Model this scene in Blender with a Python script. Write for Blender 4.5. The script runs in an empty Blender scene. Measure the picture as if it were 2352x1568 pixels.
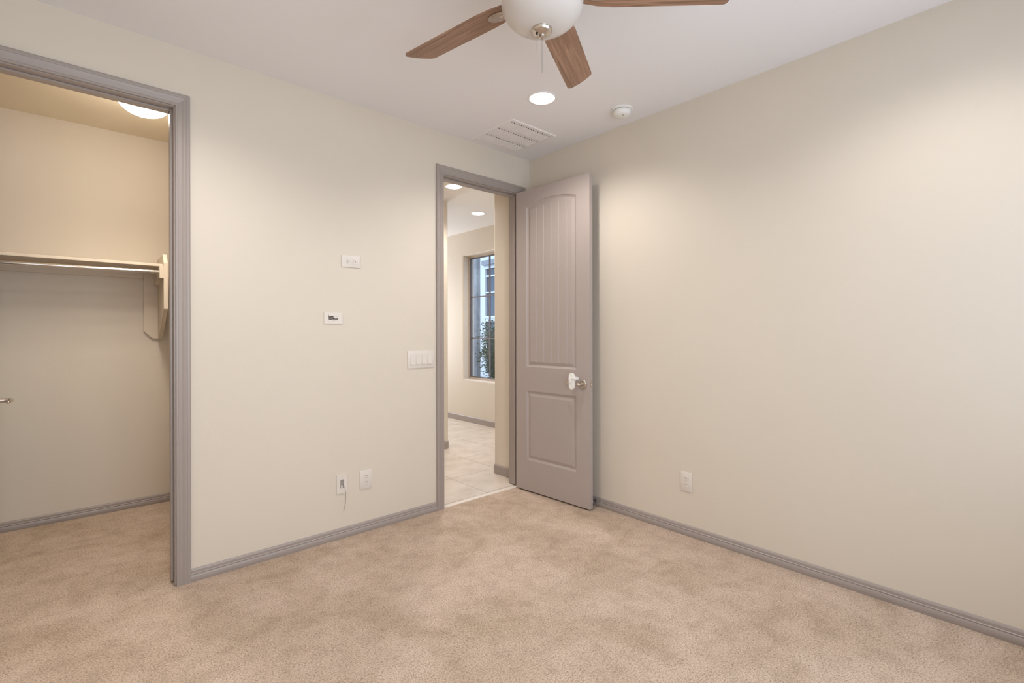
import bpy, bmesh, math, random
from mathutils import Vector, Matrix
from mathutils.geometry import tessellate_polygon
random.seed(7)
PI = math.pi
S = bpy.context.scene
COL = S.collection
H = 2.743                       # ceiling height

# ------------------------------------------------------------------ camera
F_PX, YAW, PITCH, ROLL = 1117.44, 0.8390418, -0.00139958, -0.00195344
CAM = Vector((-2.87982, -2.98070, 1.28265)); HY = 765.477
f = Vector((math.cos(YAW), math.sin(YAW), 0)); r = Vector((math.sin(YAW), -math.cos(YAW), 0)); u = Vector((0, 0, 1))
f2 = f*math.cos(PITCH)+u*math.sin(PITCH); u2 = -f*math.sin(PITCH)+u*math.cos(PITCH)
r3 = r*math.cos(ROLL)+u2*math.sin(ROLL); u3 = -r*math.sin(ROLL)+u2*math.cos(ROLL)
cd = bpy.data.cameras.new('camera'); cam = bpy.data.objects.new('camera', cd); COL.objects.link(cam)
m = Matrix((r3, u3, -f2)).transposed().to_4x4(); m.translation = CAM; cam.matrix_world = m
cd.sensor_fit = 'HORIZONTAL'; cd.sensor_width = 36.0; cd.lens = F_PX/2352*36.0
cd.shift_y = (HY-784.0)/2352.0; cd.clip_start = 0.05; cd.clip_end = 200
S.camera = cam

# ------------------------------------------------------------------ world + exposure + light levels
S.view_settings.view_transform = 'Standard'; S.view_settings.look = 'None'
S.view_settings.gamma = 1.0; S.view_settings.use_curve_mapping = False
S.view_settings.exposure = -0.05
W = bpy.data.worlds.new('sky'); S.world = W; W.use_nodes = True
bg = W.node_tree.nodes['Background']; bg.inputs[0].default_value = (0.56, 0.72, 1.0, 1); bg.inputs[1].default_value = 2.0
CAN_W = (41.0, 38.0, 21.0, 17.0)  # recessed lamps: by the door, by the closet, front right, behind the camera
SPOT_COL = (1.0, 0.955, 0.915)
HALL_W = 54.0
LENS_E = 3.0
DOME_E = 24.0
CLOSET_W = 44.0
DAY_SL, DAY_SR, DAY_F = 44.0, 20.0, 32.0
TILT = 0.16

def day_window_light(name, loc, rot, sx, sy, power, col):
    l = bpy.data.lights.new(name, 'AREA'); l.shape = 'RECTANGLE'; l.size = sx; l.size_y = sy; l.energy = power; l.color = col
    o = bpy.data.objects.new(name, l); COL.objects.link(o); o.location = loc; o.rotation_euler = rot
    return o
# daylight through wall_south behind the camera; the right hand window is added for light
day_window_light('daylight_south', (-2.45, -3.86, 1.50), (PI/2+TILT, 0, 0), 1.3, 1.6, DAY_SL, (0.91, 0.95, 1.0))
day_window_light('daylight_south', (-0.95, -3.86, 1.50), (PI/2+TILT, 0, 0), 1.3, 1.6, DAY_SR, (0.91, 0.95, 1.0))  # fill through the added right hand window
# fill light added at an unseen opening in the far room end wall
day_window_light('far_room_fill', (0.77, 4.42, 1.5), (-PI/2-TILT, 0, 0), 0.9, 1.6, DAY_F, (0.95, 0.97, 1.0))

# soft fill lamp added to brighten what stands outside the far room window
sl_ = bpy.data.lights.new('outdoor_fill', 'SUN'); sl_.energy = 1.4; sl_.angle = math.radians(40); sl_.color = (.78, .90, 1.0)
so_ = bpy.data.objects.new('outdoor_fill', sl_); COL.objects.link(so_); so_.rotation_euler = Vector((-.62, .02, .78)).to_track_quat('Z', 'Y').to_euler()

# ------------------------------------------------------------------ helpers
def link(o): COL.objects.link(o); return o
def tag(o, label=None, cat=None, group=None, kind=None):
    if label: o['label'] = label
    if cat: o['category'] = cat
    if group: o['group'] = group
    if kind: o['kind'] = kind
    return o
def empty(name, loc=(0,0,0), rotz=0.0, label=None, cat=None, group=None):
    o = bpy.data.objects.new(name, None); link(o); o.location = loc; o.rotation_euler = (0,0,rotz); o.empty_display_size = .05
    return tag(o, label, cat, group)
def mesh_obj(name, bm, mat, parent=None, smooth=False, angle=None):
    bmesh.ops.recalc_face_normals(bm, faces=bm.faces)
    me = bpy.data.meshes.new(name); bm.to_mesh(me); bm.free()
    if mat: me.materials.append(mat)
    o = bpy.data.objects.new(name, me); link(o)
    if smooth:
        me.polygons.foreach_set('use_smooth', [True]*len(me.polygons))
        if angle: me.set_sharp_from_angle(angle=math.radians(angle))
    if parent: o.parent = parent
    return o
def struct(name, bm, mat, smooth=False, angle=None, label=None):
    o = mesh_obj(name, bm, mat, None, smooth, angle); o['kind'] = 'structure'
    if label: o['label'] = label
    return o
def box(bm, x0, x1, y0, y1, z0, z1, bevel=0.0, seg=2):
    vs = [bm.verts.new((x, y, z)) for x in (x0, x1) for y in (y0, y1) for z in (z0, z1)]
    q = [(0,1,3,2), (4,6,7,5), (0,4,5,1), (2,3,7,6), (0,2,6,4), (1,5,7,3)]
    fs = [bm.faces.new([vs[i] for i in a]) for a in q]
    if bevel > 0:
        es = list({e for fc in fs for e in fc.edges})
        bmesh.ops.bevel(bm, geom=es, offset=bevel, segments=seg, profile=.5, affect='EDGES')
    return fs
def prism(bm, pts, d0, d1, fn):
    """polygon pts (a,b) extruded from d0 to d1; fn(a,b,d)->xyz"""
    A = [bm.verts.new(fn(a, b, d0)) for a, b in pts]; B = [bm.verts.new(fn(a, b, d1)) for a, b in pts]
    n = len(pts)
    bm.faces.new(A); bm.faces.new(list(reversed(B)))
    for i in range(n): bm.faces.new((A[i], A[(i+1) % n], B[(i+1) % n], B[i]))
def lathe(bm, prof, c, n=48, axis='z', cap0=True, cap1=True):
    """prof: list of (radius, h) along axis"""
    def P(rr, h, t):
        a, b = rr*math.cos(t), rr*math.sin(t)
        if axis == 'z': return (c[0]+a, c[1]+b, c[2]+h)
        if axis == 'y': return (c[0]+a, c[1]+h, c[2]+b)
        return (c[0]+h, c[1]+a, c[2]+b)
    rings = [[bm.verts.new(P(rr, h, 2*PI*i/n)) for i in range(n)] for rr, h in prof]
    for k in range(len(rings)-1):
        for i in range(n): bm.faces.new((rings[k][i], rings[k][(i+1) % n], rings[k+1][(i+1) % n], rings[k+1][i]))
    if cap0: bm.faces.new(rings[0])
    if cap1: bm.faces.new(rings[-1])
def tube(bm, pts, rad, n=10, closed_ends=True):
    pts = [Vector(p) for p in pts]; rings = []
    up = Vector((0, 0, 1)); prev = None
    for i, p in enumerate(pts):
        d = (pts[min(i+1, len(pts)-1)]-pts[max(i-1, 0)]).normalized()
        if prev is None:
            a = d.cross(up);
            if a.length < 1e-3: a = d.cross(Vector((1, 0, 0)))
        else: a = prev-d*prev.dot(d)
        a.normalize(); prev = a; b = d.cross(a)
        rr = rad[i] if isinstance(rad, (list, tuple)) else rad
        rings.append([bm.verts.new(p+a*rr*math.cos(2*PI*k/n)+b*rr*math.sin(2*PI*k/n)) for k in range(n)])
    for k in range(len(rings)-1):
        for i in range(n): bm.faces.new((rings[k][i], rings[k][(i+1) % n], rings[k+1][(i+1) % n], rings[k+1][i]))
    if closed_ends: bm.faces.new(rings[0]); bm.faces.new(list(reversed(rings[-1])))
def sweep(bm, prof, path):
    """prof pts (a,b); path = list of functions mapping (a,b)->xyz ; bridges them, caps ends"""
    rings = [[bm.verts.new(fn(a, b)) for a, b in prof] for fn in path]
    n = len(prof)
    for k in range(len(rings)-1):
        for i in range(n): bm.faces.new((rings[k][i], rings[k][(i+1) % n], rings[k+1][(i+1) % n], rings[k+1][i]))
    bm.faces.new(rings[0]); bm.faces.new(list(reversed(rings[-1])))
def NB(): return bmesh.new()

# ------------------------------------------------------------------ materials
def mat(name, col, rough=.6, metal=0.0, spec=.5, emit=None, estr=0.0, coat=0.0):
    M = bpy.data.materials.new(name); M.use_nodes = True
    b = M.node_tree.nodes['Principled BSDF']
    b.inputs['Base Color'].default_value = (*col, 1); b.inputs['Roughness'].default_value = rough
    b.inputs['Metallic'].default_value = metal; b.inputs['Specular IOR Level'].default_value = spec
    b.inputs['Coat Weight'].default_value = coat
    if emit: b.inputs['Emission Color'].default_value = (*emit, 1); b.inputs['Emission Strength'].default_value = estr
    return M
def nodes(M): return M.node_tree.nodes, M.node_tree.links, M.node_tree.nodes['Principled BSDF']
def add_bump(M, scale, strength, dist, detail=3, coord='Object', voro=False):
    N, L, b = nodes(M)
    tc = N.new('ShaderNodeTexCoord'); n = N.new('ShaderNodeTexNoise'); n.inputs['Scale'].default_value = scale; n.inputs['Detail'].default_value = detail
    bp = N.new('ShaderNodeBump'); bp.inputs['Strength'].default_value = strength; bp.inputs['Distance'].default_value = dist
    L.new(tc.outputs[coord], n.inputs['Vector']); L.new(n.outputs['Fac'], bp.inputs['Height']); L.new(bp.outputs['Normal'], b.inputs['Normal'])
    return M
def add_mottle(M, c1, c2, scale, detail=4, lo=.35, hi=.65):
    N, L, b = nodes(M)
    tc = N.new('ShaderNodeTexCoord'); n = N.new('ShaderNodeTexNoise'); n.inputs['Scale'].default_value = scale; n.inputs['Detail'].default_value = detail
    rp = N.new('ShaderNodeValToRGB'); rp.color_ramp.elements[0].position = lo; rp.color_ramp.elements[1].position = hi
    rp.color_ramp.elements[0].color = (*c1, 1); rp.color_ramp.elements[1].color = (*c2, 1)
    L.new(tc.outputs['Object'], n.inputs['Vector']); L.new(n.outputs['Fac'], rp.inputs[0]); L.new(rp.outputs[0], b.inputs['Base Color'])
    return M
WALLC = (0.705, 0.635, 0.535)
M_wall = add_bump(add_mottle(mat('beige_wall_paint', WALLC, .62, spec=.35), (0.700, .620, .518), (.714, .634, .534), 1.4), 55, .10, .004, 4)
M_ceil = add_bump(mat('off_white_ceiling_paint', (0.85, 0.825, 0.83), .8, spec=.25), 60, .06, .004, 3)
M_hallc = add_bump(mat('hall_ceiling_paint', (0.80, 0.77, 0.74), .8, spec=.25), 60, .06, .004, 3)
M_trim = add_bump(mat('taupe_trim_enamel', (0.365, 0.310, 0.280), .38, spec=.5), 9, .05, .003, 2)
M_door = add_bump(mat('taupe_door_enamel', (0.43, 0.362, 0.330), .40, spec=.5), 140, .04, .001, 2)
M_shelf = mat('beige_painted_shelf', (0.70, 0.60, 0.48), .5)
M_white = mat('white_plastic', (0.745, 0.675, 0.605), .42)
M_whiteb = mat('bright_white_plastic', (0.86, 0.84, 0.80), .42)
M_vent = mat('white_enamelled_steel', (0.83, 0.79, 0.78), .5)
M_dark = mat('dark_void', (0.03, 0.026, 0.022), .8)
M_slot = mat('socket_slot_shadow', (0.16, 0.13, 0.11), .8)
M_nickel = mat('brushed_nickel', (0.62, 0.56, 0.50), .24, metal=1)
M_chrome = mat('chrome_rod', (0.74, 0.71, 0.67), .20, metal=1)
M_steel = mat('dark_steel', (0.30, 0.30, 0.32), .3, metal=1)
M_bowl = mat('frosted_white_glass', (0.63, 0.575, 0.535), .30, coat=.25)
nb = nodes(M_bowl)[2]; nb.inputs['Subsurface Weight'].default_value = .0
M_lens = mat('lit_lamp_lens', (.9, .9, .9), .5, emit=(1, .985, .96), estr=LENS_E)
M_dome = mat('lit_glass_dome', (.9, .9, .9), .5, emit=(1, .92, .80), estr=DOME_E)
M_wire = mat('grey_cable_jacket', (0.33, 0.29, 0.26), .5)
M_winframe = mat('taupe_window_frame', (0.50, 0.42, 0.35), .5)
M_muntin = mat('bronze_muntin', (0.15, 0.12, 0.115), .5)
M_stucco = add_bump(add_mottle(mat('grey_stucco', (.42, .40, .40), .9), (.30, .285, .29), (.46, .44, .44), 5, 5), 60, .6, .012, 6)
M_white_house = add_bump(mat('white_house_stucco', (.80, .80, .80), .9), 40, .3, .01, 4)
M_pane = mat('dark_blue_window_pane', (.05, .08, .12), .08, spec=.8)
M_ground = add_mottle(mat('gravel', (.35, .30, .26), .95), (.22, .19, .16), (.48, .42, .36), 30)
M_leaf = add_mottle(mat('green_leaf', (.05, .13, .05), .5), (.025, .085, .035), (.10, .22, .08), 14)
M_stem = mat('brown_stem', (.10, .07, .05), .8)
def glass_mat():
    M = bpy.data.materials.new('window_glass'); M.use_nodes = True; N = M.node_tree.nodes; L = M.node_tree.links; N.clear()
    o = N.new('ShaderNodeOutputMaterial'); t = N.new('ShaderNodeBsdfTransparent'); t.inputs[0].default_value = (.93, .96, .97, 1)
    g = N.new('ShaderNodeBsdfGlossy'); g.inputs['Roughness'].default_value = .02
    fc = N.new('ShaderNodeLayerWeight'); fc.inputs[0].default_value = .5
    pw = N.new('ShaderNodeMath'); pw.operation = 'POWER'; pw.inputs[1].default_value = 5; L.new(fc.outputs['Facing'], pw.inputs[0])
    fr = N.new('ShaderNodeMath'); fr.operation = 'MULTIPLY_ADD'; fr.inputs[1].default_value = .6; fr.inputs[2].default_value = .03; L.new(pw.outputs[0], fr.inputs[0])
    x = N.new('ShaderNodeMixShader'); L.new(fr.outputs[0], x.inputs[0]); L.new(t.outputs[0], x.inputs[1]); L.new(g.outputs[0], x.inputs[2]); L.new(x.outputs[0], o.inputs[0])
    return M
M_glass = glass_mat()

def carpet_mat():
    M = mat('beige_cut_pile_carpet', (.5, .4, .3), 1.0, spec=.05); N, L, b = nodes(M)
    tc = N.new('ShaderNodeTexCoord')
    n1 = N.new('ShaderNodeTexNoise'); n1.inputs['Scale'].default_value = 150; n1.inputs['Detail'].default_value = 3; n1.inputs['Roughness'].default_value = .65
    n1.inputs['Distortion'].default_value = .6
    v = N.new('ShaderNodeTexNoise'); v.inputs['Scale'].default_value = 330; v.inputs['Detail'].default_value = 1
    n2 = N.new('ShaderNodeTexNoise'); n2.inputs['Scale'].default_value = 2.6; n2.inputs['Detail'].default_value = 3; n2.inputs['Distortion'].default_value = .5
    n3 = N.new('ShaderNodeTexNoise'); n3.inputs['Scale'].default_value = 11; n3.inputs['Detail'].default_value = 3
    for n in (n1, v, n2, n3): L.new(tc.outputs['Object'], n.inputs['Vector'])
    rp = N.new('ShaderNodeValToRGB'); e = rp.color_ramp.elements
    e[0].position = .33; e[0].color = (.235, .162, .112, 1); e[1].position = .66; e[1].color = (.735, .590, .470, 1)
    k = e.new(.48); k.color = (.535, .412, .322, 1)
    mx0 = N.new('ShaderNodeMix'); mx0.data_type = 'FLOAT'; mx0.inputs[0].default_value = .35
    L.new(n1.outputs['Fac'], mx0.inputs[2]); L.new(v.outputs['Fac'], mx0.inputs[3]); L.new(mx0.outputs[0], rp.inputs[0])
    r2 = N.new('ShaderNodeValToRGB'); e = r2.color_ramp.elements
    e[0].position = .34; e[0].color = (.85, .83, .79, 1); e[1].position = .64; e[1].color = (1.04, 1.04, 1.05, 1)
    L.new(n2.outputs['Fac'], r2.inputs[0])
    r3_ = N.new('ShaderNodeValToRGB'); e = r3_.color_ramp.elements
    e[0].position = .36; e[0].color = (.91, .90, .89, 1); e[1].position = .56; e[1].color = (1.02, 1.02, 1.02, 1)
    L.new(n3.outputs['Fac'], r3_.inputs[0])
    m1 = N.new('ShaderNodeMix'); m1.data_type = 'RGBA'; m1.blend_type = 'MULTIPLY'; m1.inputs[0].default_value = 1
    m2 = N.new('ShaderNodeMix'); m2.data_type = 'RGBA'; m2.blend_type = 'MULTIPLY'; m2.inputs[0].default_value = 1
    L.new(rp.outputs[0], m1.inputs[6]); L.new(r2.outputs[0], m1.inputs[7]); L.new(m1.outputs[2], m2.inputs[6]); L.new(r3_.outputs[0], m2.inputs[7])
    L.new(m2.outputs[2], b.inputs['Base Color'])
    bp = N.new('ShaderNodeBump'); bp.inputs['Strength'].default_value = .35; bp.inputs['Distance'].default_value = .006
    L.new(mx0.outputs[0], bp.inputs['Height']); L.new(bp.outputs['Normal'], b.inputs['Normal'])
    return M
M_carpet = carpet_mat()

def tile_mat(x0, y0, p, w):
    M = mat('cream_ceramic_tile', (.7, .62, .52), .33, spec=.45); N, L, b = nodes(M)
    tc = N.new('ShaderNodeTexCoord'); sp = N.new('ShaderNodeSeparateXYZ'); L.new(tc.outputs['Object'], sp.inputs[0])
    def line(sock, off):
        a = N.new('ShaderNodeMath'); a.operation = 'SUBTRACT'; a.inputs[1].default_value = off; L.new(sock, a.inputs[0])
        d = N.new('ShaderNodeMath'); d.operation = 'DIVIDE'; d.inputs[1].default_value = p; L.new(a.outputs[0], d.inputs[0])
        fr = N.new('ShaderNodeMath'); fr.operation = 'PINGPONG'; fr.inputs[1].default_value = .5; L.new(d.outputs[0], fr.inputs[0])
        c = N.new('ShaderNodeMath'); c.operation = 'LESS_THAN'; c.inputs[1].default_value = w/p/2; L.new(fr.outputs[0], c.inputs[0]); return c.outputs[0]
    mx = N.new('ShaderNodeMath'); mx.operation = 'MAXIMUM'; L.new(line(sp.outputs[0], x0), mx.inputs[0]); L.new(line(sp.outputs[1], y0), mx.inputs[1])
    n = N.new('ShaderNodeTexNoise'); n.inputs['Scale'].default_value = 5; n.inputs['Detail'].default_value = 5; L.new(tc.outputs['Object'], n.inputs['Vector'])
    rp = N.new('ShaderNodeValToRGB'); rp.color_ramp.elements[0].position = .35; rp.color_ramp.elements[1].position = .68
    rp.color_ramp.elements[0].color = (.60, .51, .42, 1); rp.color_ramp.elements[1].color = (.72, .635, .55, 1); L.new(n.outputs['Fac'], rp.inputs[0])
    mc = N.new('ShaderNodeMix'); mc.data_type = 'RGBA'; L.new(mx.outputs[0], mc.inputs[0]); L.new(rp.outputs[0], mc.inputs[6]); mc.inputs[7].default_value = (.30, .235, .18, 1)
    L.new(mc.outputs[2], b.inputs['Base Color'])
    bp = N.new('ShaderNodeBump'); bp.invert = True; bp.inputs['Strength'].default_value = .5; bp.inputs['Distance'].default_value = .002
    L.new(mx.outputs[0], bp.inputs['Height']); L.new(bp.outputs['Normal'], b.inputs['Normal'])
    return M
M_tile = tile_mat(-.422, .062, .505, .005)

def wood_mat():
    M = mat('walnut_blade_wood', (.3, .18, .1), .42); N, L, b = nodes(M)
    tc = N.new('ShaderNodeTexCoord'); mp = N.new('ShaderNodeMapping'); mp.inputs['Scale'].default_value = (1.8, 34, 4)
    L.new(tc.outputs['Object'], mp.inputs[0])
    n = N.new('ShaderNodeTexNoise'); n.inputs['Scale'].default_value = 2.2; n.inputs['Detail'].default_value = 6; n.inputs['Distortion'].default_value = 1.2; L.new(mp.outputs[0], n.inputs['Vector'])
    rp = N.new('ShaderNodeValToRGB'); e = rp.color_ramp.elements; e[0].position = .26; e[0].color = (.185, .100, .058, 1); e[1].position = .76; e[1].color = (.440, .252, .160, 1)
    k = e.new(.5); k.color = (.300, .168, .104, 1)
    L.new(n.outputs['Fac'], rp.inputs[0]); L.new(rp.outputs[0], b.inputs['Base Color']); return M
M_wood = wood_mat()

# ------------------------------------------------------------------ room shell
WX, SY = -3.34, -3.58            # west and south walls of the bedroom
TH = 0.12                        # door wall thickness
DX0, DX1, DZ = -0.872, -0.127, 2.433      # bedroom door clear opening
CX0, CX1, CZ = -3.220, -2.506, 2.431      # closet clear opening
JT = 0.018
def wall_with_openings_y(name, x0, x1, y0, y1, z1, ops, mat_):
    """wall slab between y0,y1 with openings (xa,xb,za,zb)"""
    bm = NB(); xs = x0
    for xa, xb, za, zb in sorted(ops):
        box(bm, xs, xa, y0, y1, 0, z1)
        if za > 0: box(bm, xa, xb, y0, y1, 0, za)
        box(bm, xa, xb, y0, y1, zb, z1); xs = xb
    box(bm, xs, x1, y0, y1, 0, z1)
    return struct(name, bm, mat_)
def wall_with_openings_x(name, y0, y1, x0, x1, z1, ops, mat_):
    bm = NB(); ys = y0
    for ya, yb, za, zb in sorted(ops):
        box(bm, x0, x1, ys, ya, 0, z1)
        if za > 0: box(bm, x0, x1, ya, yb, 0, za)
        box(bm, x0, x1, ya, yb, zb, z1); ys = yb
    box(bm, x0, x1, ys, y1, 0, z1)
    return struct(name, bm, mat_)
wall_with_openings_y('wall_north', -4.0, 0.0, 0, TH, H, [(CX0-JT, CX1+JT, 0, CZ+JT), (DX0-JT, DX1+JT, 0, DZ+JT)], M_wall)
bm = NB(); box(bm, 0, .12, SY-.12, 0.12, 0, H); struct('wall_east', bm, M_wall)
SW = (-3.10, -1.80, 0.7, 2.3); SW2 = (-1.60, -0.30, 0.7, 2.3)
wall_with_openings_y('wall_south', WX-.12, 0, SY-.12, SY, H, [SW, SW2], M_wall)
bm = NB(); box(bm, WX-.12, WX, SY, 0, 0, H); struct('wall_west', bm, M_wall)
bm = NB(); box(bm, WX-.12, .12, SY-.12, 0.012, -.08, 0); box(bm, -4.12, -2.2, .012, 1.7, -.08, 0); struct('floor', bm, M_carpet)
bm = NB(); box(bm, WX-.12, .12, SY-.12, 0.06, H, H+.1); struct('ceiling', bm, M_ceil)
# closet
YB = 1.555; CRX = -2.318; CLX = -4.0
bm = NB(); box(bm, CLX-.1, CRX+.1, YB, YB+.1, 0, H); struct('wall_closet_back', bm, M_wall)
bm = NB(); box(bm, CRX, CRX+.1, TH, YB, 0, H); struct('wall_closet_right', bm, M_wall)
bm = NB(); box(bm, CLX-.1, CLX, TH, YB, 0, H); struct('wall_closet_left', bm, M_wall)
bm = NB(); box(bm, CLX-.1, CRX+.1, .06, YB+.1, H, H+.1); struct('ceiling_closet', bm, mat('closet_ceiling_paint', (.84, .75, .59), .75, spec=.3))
# hall and far room
def rounded_block(name, x0, x1, y0, y1, corners, rad=.022):
    """vertical block; corners = set of (ix,iy) to round"""
    pts = []
    for (ix, iy) in ((0, 0), (1, 0), (1, 1), (0, 1)):
        cx, cy = (x0, x1)[ix], (y0, y1)[iy]
        if (ix, iy) in corners:
            ox, oy = cx+(rad if ix == 0 else -rad), cy+(rad if iy == 0 else -rad)
            a0 = {(0, 0): PI, (1, 0): 1.5*PI, (1, 1): 0, (0, 1): .5*PI}[(ix, iy)]
            for k in range(7): a = a0+k*PI/12; pts.append((ox+rad*math.cos(a), oy+rad*math.sin(a)))
        else: pts.append((cx, cy))
    bm = NB(); prism(bm, pts, 0, H, lambda a, b, d: (a, b, d)); return struct(name, bm, M_wall, True, 40)
FX = 1.335
rounded_block('wall_hall_right', -.02, FX, TH, .454, {(0, 1)})
rounded_block('wall_hall_back', -1.7, .212, 1.52, 4.3, {(1, 0)})
bm = NB(); box(bm, -1.8, -1.7, TH, 1.52, 0, H); struct('wall_hall_left', bm, M_wall)
bm = NB(); box(bm, .212, FX, 4.2, 4.3, 0, .55); box(bm, .212, FX, 4.2, 4.3, 2.45, H); box(bm, .212, .3, 4.2, 4.3, .55, 2.45); box(bm, FX-.1, FX, 4.2, 4.3, .55, 2.45); struct('wall_far_end', bm, M_wall)
bm = NB(); box(bm, -1.8, FX+.2, .12, 4.3, H, H+.1); struct('ceiling_hall', bm, M_hallc)
bm = NB(); box(bm, -1.8, FX, .012, 4.3, -.08, 0.0); struct('floor_hall', bm, M_tile)
bm = NB(); box(bm, DX0, DX1, .002, .040, -.02, .0025, .001, 1); struct('trim_1', bm, mat('cream_threshold_strip', (.78, .70, .62), .35), label='cream tile edge strip between carpet and hall tile')
# far wall with the hall window (recess with soft corners)
WY0, WY1, WZ0, WZ1 = 1.375, 2.775, .608, 2.400
bm = NB(); xa, xb = FX, FX+.2
box(bm, xa, xb, .1, WY0-.03, 0, H); box(bm, xa, xb, WY1+.03, 4.3, 0, H); box(bm, xa, xb, WY0-.03, WY1+.03, 0, WZ0-.03); box(bm, xa, xb, WY0-.03, WY1+.03, WZ1+.03, H)
# bullnose return round the recess
RR = .024; prof = [(.030, .0), (.030, .2), (0, .2)] + [(RR-RR*math.cos(a), RR-RR*math.sin(a)) for a in [i*PI/2/6 for i in range(7)]]
c = [((WY0, WZ0), (-1, -1)), ((WY1, WZ0), (1, -1)), ((WY1, WZ1), (1, 1)), ((WY0, WZ1), (-1, 1))]
rings = [[bm.verts.new((xa+b, y+sy*a, z+sz*a)) for a, b in prof] for (y, z), (sy, sz) in c]
for k in range(4):
    A, B = rings[k], rings[(k+1) % 4]
    for i in range(len(prof)): bm.faces.new((A[i], A[(i+1) % len(prof)], B[(i+1) % len(prof)], B[i]))
struct('wall_far', bm, M_wall, True, 35)

# ---- window in the far wall
def make_window(name, origin, axis, w, h, nx, nz, label, fm=M_winframe, mm=M_muntin, fw=.028, mw=.012):
    """frame in local (s,z) plane; axis 'x': plane x=const, s along +y ; axis 'y': plane y=const, s along +x"""
    def T(s, d, z): return (origin[0]+d, origin[1]+s, origin[2]+z) if axis == 'x' else (origin[0]+s, origin[1]+d, origin[2]+z)
    def bx(bm, s0, s1, d0, d1, z0, z1):
        a, b = T(s0, d0, z0), T(s1, d1, z1); box(bm, min(a[0], b[0]), max(a[0], b[0]), min(a[1], b[1]), max(a[1], b[1]), z0+origin[2], z1+origin[2])
    bm = NB()
    for a in ((0, w, 0, fw), (0, w, h-fw, h), (0, fw, fw, h-fw), (w-fw, w, fw, h-fw)): bx(bm, a[0], a[1], 0, .05, a[2], a[3])
    root = struct(name, bm, fm, label=label)
    bm = NB()
    for a in ((fw, w-fw, fw, fw+.012), (fw, w-fw, h-fw-.012, h-fw), (fw, fw+.012, fw, h-fw), (w-fw-.012, w-fw, fw, h-fw)): bx(bm, a[0], a[1], .008, .042, a[2], a[3])
    mesh_obj('sash', bm, M_muntin, root)
    for i in range(1, nx):
        bm = NB(); s = w*i/nx; bx(bm, s-mw/2, s+mw/2, .012, .036, fw, h-fw); mesh_obj('muntin', bm, mm, root)
    for i in range(1, nz):
        bm = NB(); z = h*i/nz; bx(bm, fw, w-fw, .014, .034, z-mw/2, z+mw/2); mesh_obj('muntin', bm, mm, root)
    bm = NB(); bx(bm, fw, w-fw, .022, .026, fw, h-fw); mesh_obj('glass_pane', bm, M_glass, root)
    return root
make_window('window_1', (FX+.095, WY0, WZ0), 'x', WY1-WY0, WZ1-WZ0, 3, 3, 'tall divided window in the far room seen through the open door')
make_window('window_2', (SW[0], SY-.10, SW[2]), 'y', SW[1]-SW[0], SW[3]-SW[2], 2, 1, 'bedroom window behind the camera')
make_window('fill_window', (SW2[0], SY-.10, SW2[2]), 'y', SW2[1]-SW2[0], SW2[3]-SW2[2], 2, 1, 'unseen right hand window behind the camera, added for light')

# ---- door casings, jambs, stops
CASP = [(0, 0), (0, .010), (.003, .0125), (.009, .0125), (.012, .0100), (.015, .0105), (.026, .0125), (.034, .0160), (.042, .0180), (.046, .0165), (.049, .0180), (.058, .0180), (.062, .0150), (.062, 0)]
def casing(name, x0, x1, z1, yface, sgn, label, reveal=.006):
    a0, a1, zt = x0-reveal, x1+reveal, z1+reveal
    bm = NB()
    sweep(bm, CASP, [lambda a, b: (a0-a, yface+sgn*b, 0), lambda a, b: (a0-a, yface+sgn*b, zt+a), lambda a, b: (a1+a, yface+sgn*b, zt+a), lambda a, b: (a1+a, yface+sgn*b, 0)])
    return struct(name, bm, M_trim, label=label)
casing('trim_2', DX0, DX1, DZ, 0, -1, 'taupe casing round the bedroom doorway')
casing('trim_3', CX0, CX1, CZ, 0, -1, 'taupe casing round the closet doorway')
casing('trim_4', CX0, CX1, CZ, TH, 1, 'taupe casing on the closet side')
def hall_casing():
    bm = NB(); a0, zt = DX0-.006, DZ+.006; a1 = DX1+.006
    sweep(bm, CASP, [lambda a, b: (a0-a, TH+b, 0), lambda a, b: (a0-a, TH+b, zt+a), lambda a, b: (a1+a, TH+b, zt+a), lambda a, b: (a1+a, TH+b, 0)])
    return struct('trim_5', bm, M_trim, label='taupe casing on the hall side')
hall_casing()
def jamb(name, x0, x1, z1, ys0, ys1, label):
    bm = NB(); e = .0
    box(bm, x0-JT, x0, -e, TH+e, 0.004, z1+JT, .0008, 1); box(bm, x1, x1+JT, -e, TH+e, 0.004, z1+JT, .0008, 1); box(bm, x0, x1, -e, TH+e, z1, z1+JT, .0008, 1)
    t = .011
    box(bm, x0, x0+t, ys0, ys1, .012, z1, .002, 1); box(bm, x1-t, x1, ys0, ys1, .012, z1, .002, 1); box(bm, x0+t, x1-t, ys0, ys1, z1-t, z1, .002, 1)
    return struct(name, bm, M_trim, label=label)
jamb('trim_6', DX0, DX1, DZ, .040, .078, 'taupe jamb and stop of the bedroom doorway')
jamb('trim_7', CX0, CX1, CZ, .042, .082, 'taupe jamb and stop of the closet doorway')

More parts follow.
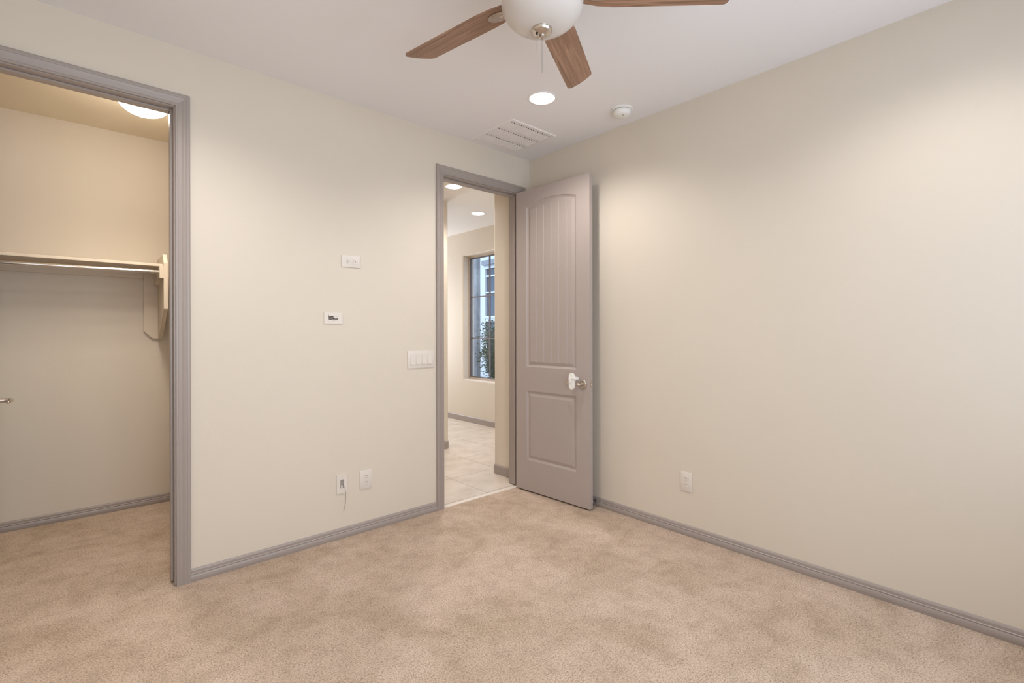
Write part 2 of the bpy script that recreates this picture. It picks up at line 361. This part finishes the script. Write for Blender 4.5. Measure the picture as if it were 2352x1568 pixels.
# ---- baseboards
BP = [(0, 0), (.0125, 0), (.0142, .008), (.0150, .017), (.0142, .026), (.0122, .0325), (.0100, .036), (.0130, .0385), (.0130, .0405), (.0095, .0435), (.0095, .056), (.0060, .063), (.0030, .065), (0, .065)]
HP = [(0, 0), (.013, 0), (.013, .070), (.010, .078), (.006, .083), (0, .083)]
def bb_y(name, xa, xb, yw, sgn, prof=BP):      # along x on a wall plane y=yw, projecting sgn*y
    bm = NB(); sweep(bm, prof, [lambda a, b: (xa, yw+sgn*a, b), lambda a, b: (xb, yw+sgn*a, b)]); return struct(name, bm, M_trim)
def bb_x(name, ya, yb, xw, sgn, prof=BP):
    bm = NB(); sweep(bm, prof, [lambda a, b: (xw+sgn*a, ya, b), lambda a, b: (xw+sgn*a, yb, b)]); return struct(name, bm, M_trim)
bb_y('baseboard_north', CX1+.068, DX0-.068, 0, -1)
bb_x('baseboard_east', SY, 0, 0, -1)
bb_y('baseboard_south', WX+.0, 0, SY, 1)
bb_x('baseboard_west', SY, 0, WX, 1)
bb_y('baseboard_closet_back', CLX, CRX, YB, -1)
bb_x('baseboard_closet_right', TH+.02, YB, CRX, -1)
def corner_bb(name, pts, prof=HP):
    """baseboard following a plan polyline with mitres; offset to the left of travel"""
    P = [Vector((x, y)) for x, y in pts]; fns = []
    for i, p in enumerate(P):
        d0 = (P[i]-P[i-1]).normalized() if i > 0 else None; d1 = (P[i+1]-P[i]).normalized() if i < len(P)-1 else None
        n0 = Vector((-d0.y, d0.x)) if d0 else None; n1 = Vector((-d1.y, d1.x)) if d1 else None
        if n0 and n1: n = (n0+n1); n = n/(n.dot(n0))
        else: n = n0 or n1
        fns.append(lambda a, b, p=p, n=n: (p.x+n.x*a, p.y+n.y*a, b))
    bm = NB(); sweep(bm, prof, fns); return struct(name, bm, M_trim)
corner_bb('baseboard_hall_right', [(-.02, TH+.02), (-.02, .432), (.002, .454), (FX, .454)])
corner_bb('baseboard_hall_back', [(.212, 4.2), (.212, 1.542), (.190, 1.52), (-1.7, 1.52)][::-1] if False else [(.212, 4.2), (.212, 1.542), (.190, 1.52), (-1.7, 1.52)])
bb_x('baseboard_far', .454, 4.2, FX, -1, HP)
bpy.data.objects['baseboard_hall_back'].data.transform(Matrix.Identity(4))

# ------------------------------------------------------------------ doors
DW, DH, DT = .738, 2.418, .035
S0, S1 = .115, .617
PAN = [dict(z0=.246, z1=.803, rise=0), dict(z0=.997, z1=2.283, rise=.038)]
def door_slab():
    """slab: s along +x from hinge (0..DW), thickness along y (0..DT), z 0..DH; both faces moulded"""
    bm = NB(); NA = 20
    def loop(pn, d):
        s0, s1, z0, z1, ri = S0+d, S1-d, pn['z0']+d, pn['z1']-d, pn['rise']
        pts = [(s0, z0), (s1, z0)]
        for i in range(NA+1):
            s = s1+(s0-s1)*i/NA; pts.append((s, z1+ri*(1-((s-(S0+S1)/2)/((S1-S0)/2))**2)))
        return pts
    LV = [(0, 0), (.003, .0045), (.014, .0105), (.019, .0105), (.041, .0035)]      # inset, depth
    for side in (0, 1):
        Y = (lambda d: d) if side == 0 else (lambda d: DT-d)
        V = lambda s, d, z: bm.verts.new((s, Y(d), z))
        outer = [(0, 0), (DW, 0), (DW, DH), (0, DH)]
        polys = [outer]+[loop(p, 0) for p in PAN]
        vecs = [[Vector((a, b, 0)) for a, b in P] for P in polys]; flat = [V(a, 0, b) for P in polys for a, b in P]
        for t in tessellate_polygon(vecs): bm.faces.new([flat[i] for i in t])
        for ip, pn in enumerate(PAN):
            rings = [[V(a, dep, b) for a, b in loop(pn, ins)] for ins, dep in LV]
            for k in range(len(rings)-1):
                n = len(rings[k])
                for i in range(n): bm.faces.new((rings[k][i], rings[k][(i+1) % n], rings[k+1][(i+1) % n], rings[k+1][i]))
            ins, dep = LV[-1]; fs0, fs1 = S0+ins, S1-ins; z0 = pn['z0']+ins
            top = lambda s: pn['z1']-ins+pn['rise']*(1-((s-(S0+S1)/2)/((S1-S0)/2))**2)
            cuts = [(fs0, 0), ]
            if pn['rise'] > 0:
                for g in (.220, .298, .375, .452, .530): cuts += [(g-.0035, 0), (g, .0035), (g+.0035, 0)]
            cuts.append((fs1, 0))
            for (a, da), (b, db) in zip(cuts, cuts[1:]):
                m_ = 5 if abs(b-a) > .01 else 1
                lower = [V(a, dep+da, z0), V(b, dep+db, z0)]
                up = [V(b+(a-b)*i/m_, dep+(db+(da-db)*i/m_), top(b+(a-b)*i/m_)) for i in range(m_+1)]
                bm.faces.new(lower+up)
    for a, b in (((0, 0), (DW, 0)), ((DW, 0), (DW, DH)), ((DW, DH), (0, DH)), ((0, DH), (0, 0))):
        bm.faces.new([bm.verts.new(v) for v in ((a[0], 0, a[1]), (b[0], 0, b[1]), (b[0], DT, b[1]), (a[0], DT, a[1]))])
    bmesh.ops.remove_doubles(bm, verts=bm.verts, dist=1e-5)
    return bm
def make_lever(parent, side, s=.680, z=.898):
    """lever set on face side (0: y=0 face outward -y; 1: y=DT face outward +y); lever points to the hinge"""
    sg = -1 if side == 0 else 1; y0 = 0 if side == 0 else DT
    bm = NB(); lathe(bm, [(.032, 0), (.033, sg*.002), (.032, sg*.006), (.026, sg*.010), (.016, sg*.012)], (s, y0, z), 32, 'y')
    h = mesh_obj('door_handle', bm, M_nickel, parent, True, 45)
    bm = NB(); pts = []; rad = []
    for k, (ds, dy, dz, rr) in enumerate([(0, .010, 0, .0115), (0, .028, 0, .0105), (0, .042, 0, .011), (-.006, .052, 0, .0115), (-.018, .057, .001, .0105), (-.045, .058, .003, .0085), (-.075, .057, .004, .0075), (-.100, .054, .002, .007), (-.118, .050, -.001, .006), (-.122, .048, -.002, .003)]):
        pts.append((s+ds, y0+sg*dy, z+dz)); rad.append(rr)
    tube(bm, pts, rad, 14); mesh_obj('lever', bm, M_nickel, h, True, 60)
    return h
def make_door(name, label, loc, rot, flip=False):
    root = struct(name, door_slab(), M_door, label=label)
    root.location = loc; root.rotation_euler = (0, 0, rot)
    for zc in (.25, 1.2, 2.2):
        bm = NB(); lathe(bm, [(.0065, -.045), (.0065, .045)], (-.004, DT+.006 if not flip else -.006, zc), 14)
        box(bm, -.0025, 0.0, (.004, DT)[0], DT-.002, zc-.044, zc+.044); mesh_obj('hinge', bm, M_nickel, root, True, 40)
    bm = NB(); box(bm, DW-.0005, DW+.0014, DT/2-.012, DT/2+.012, .87, .927, .0005, 1)
    lp = mesh_obj('latch_plate', bm, M_nickel, root)
    bm = NB(); box(bm, DW+.001, DW+.009, DT/2-.006, DT/2+.006, .890, .908, .002, 1); mesh_obj('latch_bolt', bm, M_nickel, lp)
    return root
# bedroom door: hinged on the right jamb, swung into the room; local +x (s) points away from the hinge
ang = -PI/2+math.atan2(.036, .727)
dir_s = Vector((math.cos(ang), math.sin(ang))); dir_t = Vector((-math.sin(ang), math.cos(ang)))
d1 = make_door('door_1', 'open taupe two panel door with arched beadboard upper panel and lever', (-.1720, -.0205, .012), ang)
make_lever(d1, 0); make_lever(d1, 1)
# child safety lever lock (white) stuck to the face
def pill(bm, s, z, w, h, y0, y1, n=14):
    pts = [(s+w/2*math.cos(a), z+h/2-w/2+w/2*math.sin(a)) for a in [PI*i/n for i in range(n+1)]]
    pts += [(s+w/2*math.cos(a), z-h/2+w/2+w/2*math.sin(a)) for a in [PI+PI*i/n for i in range(n+1)]]
    prism(bm, pts, y0, y1, lambda a, b, d: (a, d, b))
bm = NB(); pill(bm, .590, .921, .042, .080, -.004, 0)
prism(bm, [(.578, -.002), (.604, -.002), (.650, -.071), (.618, -.071)], .926, .944, lambda a, b, d: (a, b, d))
pill(bm, .634, .921, .050, .120, -.078, -.070); pill(bm, .634, .921, .040, .108, -.0805, -.078)
lk = mesh_obj('safety_lock', bm, M_whiteb, d1); lk['label'] = 'white plastic child lock over the lever'
bm = NB(); box(bm, .616, .676, -.085, -.045, .932, .950, .003, 2); box(bm, .612, .632, -.086, -.076, .908, .948, .003, 2)
mesh_obj('lock_catch', bm, M_whiteb, lk, True, 35)
# closet door: hinged on the left jamb, swung into the closet
d2 = make_door('door_2', 'taupe closet door swung into the closet with nickel lever', (CX0+.004+DT-.004, TH+.006, .012), PI/2+.004)
d2.location = (-3.186, .122, .012)
make_lever(d2, 0, s=.612, z=.917); make_lever(d2, 1, s=.612, z=.917)

# ------------------------------------------------------------------ ceiling fan
FC = Vector((-1.655, -1.778)); FZ = 2.478; TH0 = math.radians(28.3)
fan = empty('ceiling_fan', (FC.x, FC.y, H), 0, 'ceiling fan with brown wooden blades and frosted white bowl light', 'ceiling fan')
def fpart(name, bm, m_, parent=fan, smooth=True, ang_=40): return mesh_obj(name, bm, m_, parent, smooth, ang_)
bm = NB(); lathe(bm, [(.068, 0), (.068, -.012), (.060, -.040), (.036, -.060), (.016, -.064)], (0, 0, 0), 40); fpart('canopy', bm, M_nickel)
bm = NB(); lathe(bm, [(.0125, -.06), (.0125, -.125)], (0, 0, 0), 20); fpart('downrod', bm, M_nickel)
bm = NB(); lathe(bm, [(.030, -.120), (.075, -.130), (.118, -.150), (.128, -.175), (.128, -.215), (.110, -.235), (.085, -.245), (.085, -.262), (.070, -.270)], (0, 0, 0), 56); fpart('motor_housing', bm, M_nickel)
bm = NB(); lathe(bm, [(.070, -.268), (.120, -.272), (.134, -.280), (.134, -.290), (.120, -.292)], (0, 0, 0), 56); fpart('light_fitter', bm, M_nickel)
bz0 = -.290
prof = [(.136, bz0), (.1425, bz0-.006), (.1435, bz0-.014)]
for i in range(1, 15):
    a = i/14*PI/2; prof.append((max(.0, .1435*math.cos(a)**.86), bz0-.014-.092*math.sin(a)))
prof[-1] = (.012, prof[-1][1])
bm = NB(); lathe(bm, prof, (0, 0, 0), 64); fpart('light_bowl', bm, M_bowl)
zb_ = prof[-1][1]
bm = NB(); lathe(bm, [(.030, zb_+.008), (.0365, zb_+.003), (.0365, zb_-.001), (.034, zb_-.008), (.027, zb_-.014), (.016, zb_-.018), (.0105, zb_-.019), (.0105, zb_-.026), (.007, zb_-.030), (.001, zb_-.031)], (0, 0, 0), 40); fin = fpart('finial', bm, M_nickel)
bm = NB(); lathe(bm, [(.0042, -.0012), (.0042, .0012)], (0, 0, 0), 14)
hole = fpart('chain_hole', bm, M_dark, fin); dirc = Vector((-.95, .30)).normalized()
hole.location = (dirc.x*.0215, dirc.y*.0215, zb_-.0185)
# chains
def chain(name, x, y, z0, z1, ballr):
    bm = NB(); tube(bm, [(x, y, z0), (x, y, z1)], .0007, 6)
    n = int((z0-z1)/.006)
    o = fpart(name, bm, M_steel, fan)
    return o
chain('pull_chain', 0, 0, zb_-.030, zb_-.150, 0)
chain('pull_chain', dirc.x*.020, dirc.y*.020, zb_-.018, zb_-.085, 0)
# blades
def blade_outline():
    r0, r1, r2, hw = .150, .632, .668, .0640
    pts = [(r0, -.047), (r0+.05, -.058), (r0+.11, -hw)]
    # low-angle side corner (shorter), rounded
    rc, rc2, sk = .034, .018, math.radians(24)
    cx, cy = r1-rc, -hw+rc
    pts += [(cx+rc*math.sin(a), cy-rc*math.cos(a)) for a in [i*(PI/2-sk)/6 for i in range(7)]]
    p0 = Vector(pts[-1]); c2x, c2y = r2-rc2, hw-rc2
    arc = [(c2x+rc2*math.cos(a), c2y+rc2*math.sin(a)) for a in [-sk+i*(PI/2+sk)/7 for i in range(8)]]
    p1 = Vector(arc[0]); nrm = Vector((math.cos(sk), -math.sin(sk)))
    for k in range(1, 7):
        t = k/7; q = p0.lerp(p1, t)+nrm*.005*math.sin(PI*t); pts.append((q.x, q.y))
    pts += arc
    pts += [(r0+.11, hw), (r0+.05, .058), (r0, .047)]
    return pts
for k in range(5):
    a = TH0+k*2*PI/5
    bm = NB(); prism(bm, blade_outline(), -.003, .003, lambda a_, b_, d: (a_, b_, d))
    bl = mesh_obj('blade', bm, M_wood, fan)
    bl.matrix_local = Matrix.Translation((0, 0, FZ-H)) @ Matrix.Rotation(a, 4, 'Z') @ Matrix.Rotation(math.radians(-11), 4, 'X')
    # bracket (blade iron) under the root
    bm = NB(); n = 28
    ov = [(.205+.038*math.cos(t) if math.cos(t) > 0 else .205+.06*math.cos(t),   .033*math.sin(t)) for t in [2*PI*i/n for i in range(n)]]
    prism(bm, ov, -.0075, -.003, lambda a_, b_, d: (a_, b_, d))
    ov2 = [(.205+(x-.205)*.75, y*.62) for x, y in ov]; prism(bm, ov2, -.011, -.0075, lambda a_, b_, d: (a_, b_, d))
    tube(bm, [(.085, 0, .012), (.115, 0, .004), (.15, 0, -.007), (.19, 0, -.009)], [.011, .011, .010, .006], 10)
    br = mesh_obj('blade_bracket', bm, M_nickel, bl, True, 35)

# ------------------------------------------------------------------ recessed lights
def recessed(x, y, watts, label, group, col=SPOT_COL, cone=148):
    o = empty('recessed_light', (x, y, H), 0, label, 'recessed light', group)
    bm = NB(); n = 48
    lathe(bm, [(.0785, -.0015), (.080, -.0045), (.088, -.0045), (.0925, -.0015), (.0925, 0.0)], (0, 0, 0), n, cap0=False, cap1=False)
    mesh_obj('trim_ring', bm, M_vent, o, True, 50)
    bm = NB(); lathe(bm, [(.0785, -.001), (.076, -.0028), (.04, -.0040), (.002, -.0042)], (0, 0, 0), n, cap1=True, cap0=True); mesh_obj('lens', bm, M_lens, o, True, 50)
    l = bpy.data.lights.new('lamp', 'SPOT'); l.energy = watts; l.color = col; l.spot_size = math.radians(cone); l.spot_blend = .75; l.shadow_soft_size = .06
    lo = bpy.data.objects.new('lamp', l); link(lo); lo.parent = o; lo.location = (0, 0, -.07)
    return o
G = 'recessed lights in the bedroom ceiling'
recessed(-.712, -.852, CAN_W[0], 'lit recessed ceiling light between the fan and the ceiling vent', G)
recessed(-2.60, -.852, CAN_W[1], 'lit recessed ceiling light above the closet doorway, outside the frame', G)
recessed(-.712, -2.70, CAN_W[2], 'lit recessed ceiling light near the right wall, outside the frame', G)
recessed(-2.60, -2.70, CAN_W[3], 'lit recessed ceiling light behind the camera', G)
G = 'recessed lights in the hall ceiling'
recessed(-1.15, .95, 36, 'added recessed hall light left of the bedroom doorway, unseen behind the wall', G)  # extra lamp added to brighten the hall wall beside the door
recessed(-.066, 1.020, HALL_W, 'lit recessed hall light nearer the doorway, partly by the door head', G)
recessed(.793, 1.727, HALL_W*.82, 'lit recessed hall light farther off, above the far room window', G)

# closet dome light
def closet_light(x, y, label):
    o = empty('flush_ceiling_light', (x, y, H), 0, label, 'ceiling light')
    bm = NB(); lathe(bm, [(.125, 0), (.148, -.004), (.150, -.034), (.146, -.043), (.139, -.044)], (0, 0, 0), 56); mesh_obj('light_base', bm, M_white, o, True, 40)
    bm = NB(); lathe(bm, [(.140, -.042)]+[(.140*math.cos(a)**.8, -.043-.115*math.sin(a)) for a in [i*PI/2/12 for i in range(1, 12)]]+[(.004, -.158)], (0, 0, 0), 56, cap0=False); mesh_obj('glass_dome', bm, M_dome, o, True, 60)
    l = bpy.data.lights.new('lamp', 'SPOT'); l.energy = CLOSET_W; l.color = (1, .93, .82); l.spot_size = math.radians(138); l.spot_blend = 1.0; l.shadow_soft_size = .12
    lo = bpy.data.objects.new('lamp', l); link(lo); lo.parent = o; lo.location = (0, 0, -.30)
closet_light(-2.57, .65, 'lit white glass dome light on the closet ceiling, seen under the door head')

# smoke detector
o = empty('smoke_detector', (-.212, -1.093, H), 0, 'round white smoke detector on the ceiling near the right wall', 'smoke detector')
bm = NB(); lathe(bm, [(.068, 0), (.068, -.006), (.064, -.009), (.050, -.009)], (0, 0, 0), 48); mesh_obj('base_plate', bm, M_whiteb, o, True, 40)
bm = NB(); lathe(bm, [(.053, -.009), (.053, -.0125)], (0, 0, 0), 48); mesh_obj('sensing_gap', bm, M_slot, o, True, 40)
bm = NB(); lathe(bm, [(.056, -.0125), (.057, -.016), (.055, -.032), (.050, -.041), (.040, -.045), (.012, -.047), (.002, -.047)], (0, 0, 0), 48); cv = mesh_obj('cover', bm, M_whiteb, o, True, 40)
bm = NB(); lathe(bm, [(.0045, -.049), (.0045, -.046)], (-.016, -.018, 0), 14); mesh_obj('test_button', bm, M_wire, cv, True, 40)

# ceiling vent: plate with three banks of curved slats
o = empty('ceiling_vent', (-.438, -.288, H), 0, 'square white air vent with three banks of slats, on the ceiling by the corner', 'ceiling vent')
VX, VY = .216, .224
BX0, BX1 = -.203, .190
banks = [(-.198, -.094), (-.062, .042), (.074, .178)]      # far (-y) to near wall
bm = NB()
def ringbox(x0, x1, y0, y1):
    box(bm, x0, x1, y0, y1, -.007, -.001, .0)
box(bm, -VX, VX, -VY, banks[0][0], -.007, -.001); box(bm, -VX, VX, banks[2][1], VY, -.007, -.001)
for (a, b) in zip(banks, banks[1:]): box(bm, -VX, VX, a[1], b[0], -.007, -.001)
for b in banks: box(bm, -VX, BX0, b[0], b[1], -.007, -.001); box(bm, BX1, VX, b[0], b[1], -.007, -.001)
fr = mesh_obj('vent_frame', bm, M_vent, o)
bm = NB(); prism(bm, [(-VX-.006, 0), (-VX, -.007), (-VX, 0)], -VY, VY, lambda a, b, d: (a, d, b)); prism(bm, [(VX+.006, 0), (VX, -.007), (VX, 0)], -VY, VY, lambda a, b, d: (a, d, b))
prism(bm, [(-VY-.006, 0), (-VY, -.007), (-VY, 0)], -VX, VX, lambda a, b, d: (d, a, b)); prism(bm, [(VY+.006, 0), (VY, -.007), (VY, 0)], -VX, VX, lambda a, b, d: (d, a, b))
mesh_obj('vent_flange', bm, M_vent, o)
NS = 17
for b in banks:
    bm = NB(); p = (BX1-BX0)/NS
    for i in range(NS):
        x = BX0+i*p
        # curved slat covering most of the opening, with an open notch at its -y end
        pts = [(x+.0005, -.0035), (x+p*.30, -.0105), (x+p*.62, -.0115), (x+p*.97, -.0050), (x+p*.97, -.0030), (x+p*.6, -.009), (x+p*.32, -.008), (x+.0005, -.001)]
        prism(bm, pts, b[0]+.0075, b[1], lambda a, q, d: (a, d, q))
        box(bm, x+p*.62, x+p, b[0], b[0]+.0075, -.007, -.001)
    mesh_obj('slat_bank', bm, M_vent, o)
bm = NB(); box(bm, BX0, BX1, banks[0][0], banks[-1][1], -.0009, -.0003); mesh_obj('duct_opening', bm, M_dark, o)

# ------------------------------------------------------------------ wall plates. local frame: face at y=0 looking -y, x right, z up, origin centre
def plate(o, w, h, hole=None):
    bm = NB()
    if hole is None: box(bm, -w/2, w/2, -.006, 0, -h/2, h/2, .0022, 2)
    else:
        a, b, c_, d = hole
        box(bm, -w/2, w/2, -.006, 0, d, h/2); box(bm, -w/2, w/2, -.006, 0, -h/2, c_); box(bm, -w/2, a, -.006, 0, c_, d); box(bm, b, w/2, -.006, 0, c_, d)
    return mesh_obj('cover_plate', bm, M_white, o, True, 30)
def receptacle(o, cx, cz, horiz=False):
    bm = NB(); n = 20; pts = []
    for i in range(n):
        t = 2*PI*i/n; x, z = .0172*math.cos(t), .0172*math.sin(t); z = max(-.0135, min(.0135, z))
        pts.append((x, z))
    T = (lambda a, b: (cx+a, cz+b)) if not horiz else (lambda a, b: (cx-b, cz+a))
    prism(bm, [T(a, b) for a, b in pts], -.0078, -.0055, lambda a, b, d: (a, d, b)); rc = mesh_obj('receptacle', bm, M_white, o, True, 30)
    bm = NB()
    def sl(a0, a1, b0, b1):
        p, q = T(a0, b0), T(a1, b1); box(bm, min(p[0], q[0]), max(p[0], q[0]), -.0081, -.0077, min(p[1], q[1]), max(p[1], q[1]))
    sl(-.0075, -.0050, .0005, .0085); sl(.0050, .0072, .0010, .0080)
    px, pz = T(0, -.0075); lathe(bm, [(.0026, -.0081), (.0026, -.0077)], (px, 0, pz), 12, 'y')
    mesh_obj('socket_slots', bm, M_slot, rc)
def screw(o, x, z):
    bm = NB(); lathe(bm, [(.003, -.0072), (.003, -.0058)], (x, 0, z), 12, 'y'); mesh_obj('screw', bm, M_white, o)
def duplex(x, y, z, rotz, w, h, horiz, label):
    o = empty('wall_outlet', (x, y, z), rotz, label, 'outlet', 'duplex wall outlets'); plate(o, w, h)
    if horiz: receptacle(o, -.0195, 0, True); receptacle(o, .0195, 0, True)
    else: receptacle(o, 0, -.0195); receptacle(o, 0, .0195)
    screw(o, 0, 0); return o
duplex(-1.5765, 0, 1.7355, 0, .124, .074, True, 'white outlet plate mounted sideways, highest on the left wall')
duplex(-1.480, 0, .3365, 0, .080, .121, False, 'white upright outlet low on the left wall, beside the plate with a cord')
duplex(0, -1.4265, .338, -PI/2, .077, .123, False, 'white upright outlet low on the right wall')
# media plate with stuffed wires
o = empty('cable_plate', (-1.691, 0, 1.3755), 0, 'white sideways wall plate with grey wires pushed into its opening', 'cable plate', 'cable plates on the left wall')
plate(o, .115, .068, (-.030, .028, -.012, .012))
bm = NB(); box(bm, -.031, .029, -.0015, -.0008, -.013, .013); mesh_obj('plate_opening', bm, M_slot, o)
bm = NB(); tube(bm, [(-.033, -.007, .020), (-.029, -.009, .012), (-.022, -.009, .004), (-.018, -.007, -.006), (-.012, -.005, -.010)], .0018, 8); tube(bm, [(-.030, -.007, -.010), (-.020, -.010, 0), (-.006, -.009, .004), (.010, -.006, .005)], .0018, 8)
tube(bm, [(-.014, -.005, -.003), (-.004, -.009, -.010), (.006, -.009, -.009), (.012, -.007, -.001), (.020, -.008, -.008), (.026, -.006, -.006)], .0024, 8)
mesh_obj('wires', bm, M_wire, o, True, 60)
bm = NB(); box(bm, .000, .028, -.0085, -.003, -.001, .011, .001, 1); mesh_obj('connector', bm, M_white, o)
# low plate with hanging cord
o = empty('cable_plate', (-1.6385, 0, .3380), 0, 'white upright wall plate low on the left wall with a thin cord hanging from it', 'cable plate', 'cable plates on the left wall')
plate(o, .069, .115, (-.0125, .0095, -.024, .028))
bm = NB(); box(bm, -.0135, .0105, -.0015, -.0008, -.025, .029); mesh_obj('plate_opening', bm, mat('grey_box_interior', (.36, .32, .29), .7), o)
bm = NB(); tube(bm, [(-.006, -.003, .010), (.002, -.010, .002), (.008, -.022, -.012), (.012, -.026, -.035), (.018, -.018, -.062), (.022, -.010, -.090), (.022, -.006, -.115), (.018, -.005, -.140), (.011, -.006, -.165), (.009, -.006, -.178)], .0011, 8)
mesh_obj('hanging_cord', bm, M_wire, o, True, 60)
bm = NB(); box(bm, -.009, .003, -.009, -.001, -.022, -.008, .0015, 1); mesh_obj('jack', bm, M_white, o)
# four gang switch
o = empty('light_switch', (-1.0685, 0, 1.097), 0, 'white wall plate with four rocker switches beside the bedroom doorway', 'light switch')
plate(o, .212, .122)
for i, up in enumerate((0, 0, 1, 1)):
    cx = -.069+i*.046
    bm = NB(); hw, hh = .0165, .0335
    box(bm, cx-hw-.0012, cx+hw+.0012, -.0066, -.005, -hh-.0012, hh+.0012); fr_ = mesh_obj('rocker_frame', bm, M_slot if False else M_white, o)
    bm = NB(); y_t, y_b = (-.0070, -.0120) if up == 1 else (-.0070, -.0105)
    prism(bm, [(-.004, -hh), (y_b, -hh), (-.0085, 0), (y_t, hh), (-.004, hh)], cx-hw, cx+hw, lambda a, b, d: (d, a, b))
    mesh_obj('rocker', bm, M_white, fr_)

# door stop on the baseboard
o = empty('door_stop', (-.0145, -.712, .036), 0, 'small metal door stop on the right wall baseboard behind the open door', 'door stop')
bm = NB(); lathe(bm, [(.011, 0), (.011, -.003), (.006, -.006), (.005, -.030), (.0055, -.034)], (0, 0, 0), 20, 'x'); mesh_obj('stop_post', bm, M_steel, o, True, 40)
bm = NB(); lathe(bm, [(.0085, -.034), (.009, -.040), (.0075, -.044), (.002, -.045)], (0, 0, 0), 20, 'x'); mesh_obj('rubber_tip', bm, mat('grey_rubber', (.35, .35, .36), .5), o, True, 40)

# ------------------------------------------------------------------ closet shelf
SX0, SX1 = CLX, -2.415
o = empty('closet_shelf', (0, 0, 0), 0, 'beige painted closet shelf on the closet back wall above the hanging rod', 'shelf')
bm = NB(); box(bm, SX0, SX1, 1.25, YB, 1.757, 1.776, .002, 1); mesh_obj('shelf_board', bm, M_shelf, o)
bm = NB(); box(bm, SX0, -2.500, YB-.018, YB, 1.690, 1.757, .0015, 1); mesh_obj('ledger', bm, M_shelf, o)
bm = NB(); prism(bm, [(-2.500, 1.757), (-2.500, 1.300), (-2.447, 1.246), (-2.415, 1.246), (-2.415, 1.757)], YB-.020, YB, lambda a, b, d: (a, d, b)); mesh_obj('back_plate', bm, M_shelf, o)
bm = NB(); prism(bm, [(YB, 1.838), (1.255, 1.845), (1.200, 1.778), (1.200, 1.455), (1.505, 1.240), (YB, 1.240)], -2.415, -2.391, lambda a, b, d: (d, a, b)); mesh_obj('end_bracket', bm, M_shelf, o)
bm = NB(); prism(bm, [(1.205, 1.757), (1.205, 1.672), (1.40, 1.672), (1.43, 1.640), (YB-.02, 1.640), (YB-.02, 1.757)], -2.438, -2.415, lambda a, b, d: (d, a, b)); mesh_obj('rod_cleat', bm, M_shelf, o)
bm = NB(); tube(bm, [(SX0, 1.232, 1.706), (-2.438, 1.232, 1.716)], .0125, 20); rod = mesh_obj('hanging_rod', bm, M_chrome, o, True, 60); rod['label'] = 'chrome hanging rod'

# ------------------------------------------------------------------ outside the hall window
bm = NB(); box(bm, 1.6, 14, -6, 16, -.15, -.05); g = mesh_obj('ground_outside', bm, M_ground); tag(g, 'gravel ground outside', 'ground', kind='structure')
bm = NB(); box(bm, 2.60, 2.69, 4.085, 5.2, -.06, 3.6, .01, 1); cl = mesh_obj('stucco_column', bm, M_stucco)
tag(cl, 'rough grey stucco column just outside the far room window', 'column')
nh = empty('neighbour_house', (4.6, 5.6, 0), 0, 'white house wall with dark windows beyond the far room window', 'house')
bm = NB()
WN = [(.02, .72, 1.69, 2.84), (.02, .72, .30, 1.56)]     # windows in local y,z  (y from .. to ..)
ys = [-6, .02, .72, 9]; zs = [-.06, .30, 1.56, 1.69, 2.84, 5.5]
for i in range(3):
    for j in range(5):
        if i == 1 and j in (1, 3): continue
        box(bm, 0, .3, ys[i], ys[i+1], zs[j], zs[j+1])
mesh_obj('house_wall', bm, M_white_house, nh)
for (ya, yb, za, zb2) in WN:
    bm = NB(); t = .045
    for a in ((ya-t, yb+t, za-t, za), (ya-t, yb+t, zb2, zb2+t), (ya-t, ya+.03, za, zb2), (yb-.03, yb+t, za, zb2)): box(bm, -.03, .05, *a)
    box(bm, -.01, .05, ya, yb, (za+zb2)/2-.02, (za+zb2)/2+.02)
    if za > 1: box(bm, -.01, .05, ya, yb, zb2-.20, zb2-.16)
    fr_ = mesh_obj('house_window', bm, mat('white_window_trim', (.82, .82, .82), .5), nh)
    bm = NB(); box(bm, .035, .055, ya-.02, yb+.02, za-.02, zb2+.02); mesh_obj('window_pane', bm, M_pane, fr_)
bm = NB(); box(bm, -.08, 0, -.05, .78, 2.93, 3.04); mesh_obj('window_hood', bm, mat('grey_window_hood', (.33, .33, .35), .8), nh)
# shrub
def shrub(x, y, h, rad, nst, label):
    o = empty('shrub', (x, y, -.05), 0, label, 'shrub', None)
    bs, bl = NB(), NB()
    for s in range(nst):
        a = random.uniform(0, 2*PI); rr = rad*math.sqrt(random.random()); hh = h*random.uniform(.55, 1)*(1-.25*rr/rad)
        bx_, by_ = .10*math.cos(a), .10*math.sin(a); tx, ty = rr*math.cos(a), rr*math.sin(a)
        pts = [Vector((bx_+(tx-bx_)*t**1.4, by_+(ty-by_)*t**1.4, hh*t)) for t in [i/6 for i in range(7)]]
        tube(bs, pts, [.006-.0007*i for i in range(7)], 5)
        for k in range(120):
            t = random.uniform(.12, 1); i = min(5, int(t*6)); p = pts[i].lerp(pts[i+1], t*6-i)
            d = Vector((random.gauss(0, 1), random.gauss(0, 1), random.gauss(.35, .6))).normalized()
            p = p+d*random.uniform(.0, .13); L_ = random.uniform(.030, .055); w = L_*.24
            side = d.cross(Vector((random.random(), random.random(), random.random()))).normalized(); nn = d.cross(side)*.15*L_
            v = [bl.verts.new(q) for q in (p, p+d*L_*.45+side*w+nn, p+d*L_, p+d*L_*.45-side*w+nn)]
            mid = bl.verts.new(p+d*L_*.5-nn)
            bl.faces.new((v[0], v[1], mid)); bl.faces.new((v[1], v[2], mid)); bl.faces.new((v[2], v[3], mid)); bl.faces.new((v[3], v[0], mid))
    mesh_obj('stems', bs, M_stem, o, True); mesh_obj('foliage', bl, M_leaf, o)
    return o
shrub(2.45, 3.00, 1.88, .56, 170, 'green leafy shrub outside the far room window, in front of the white house')
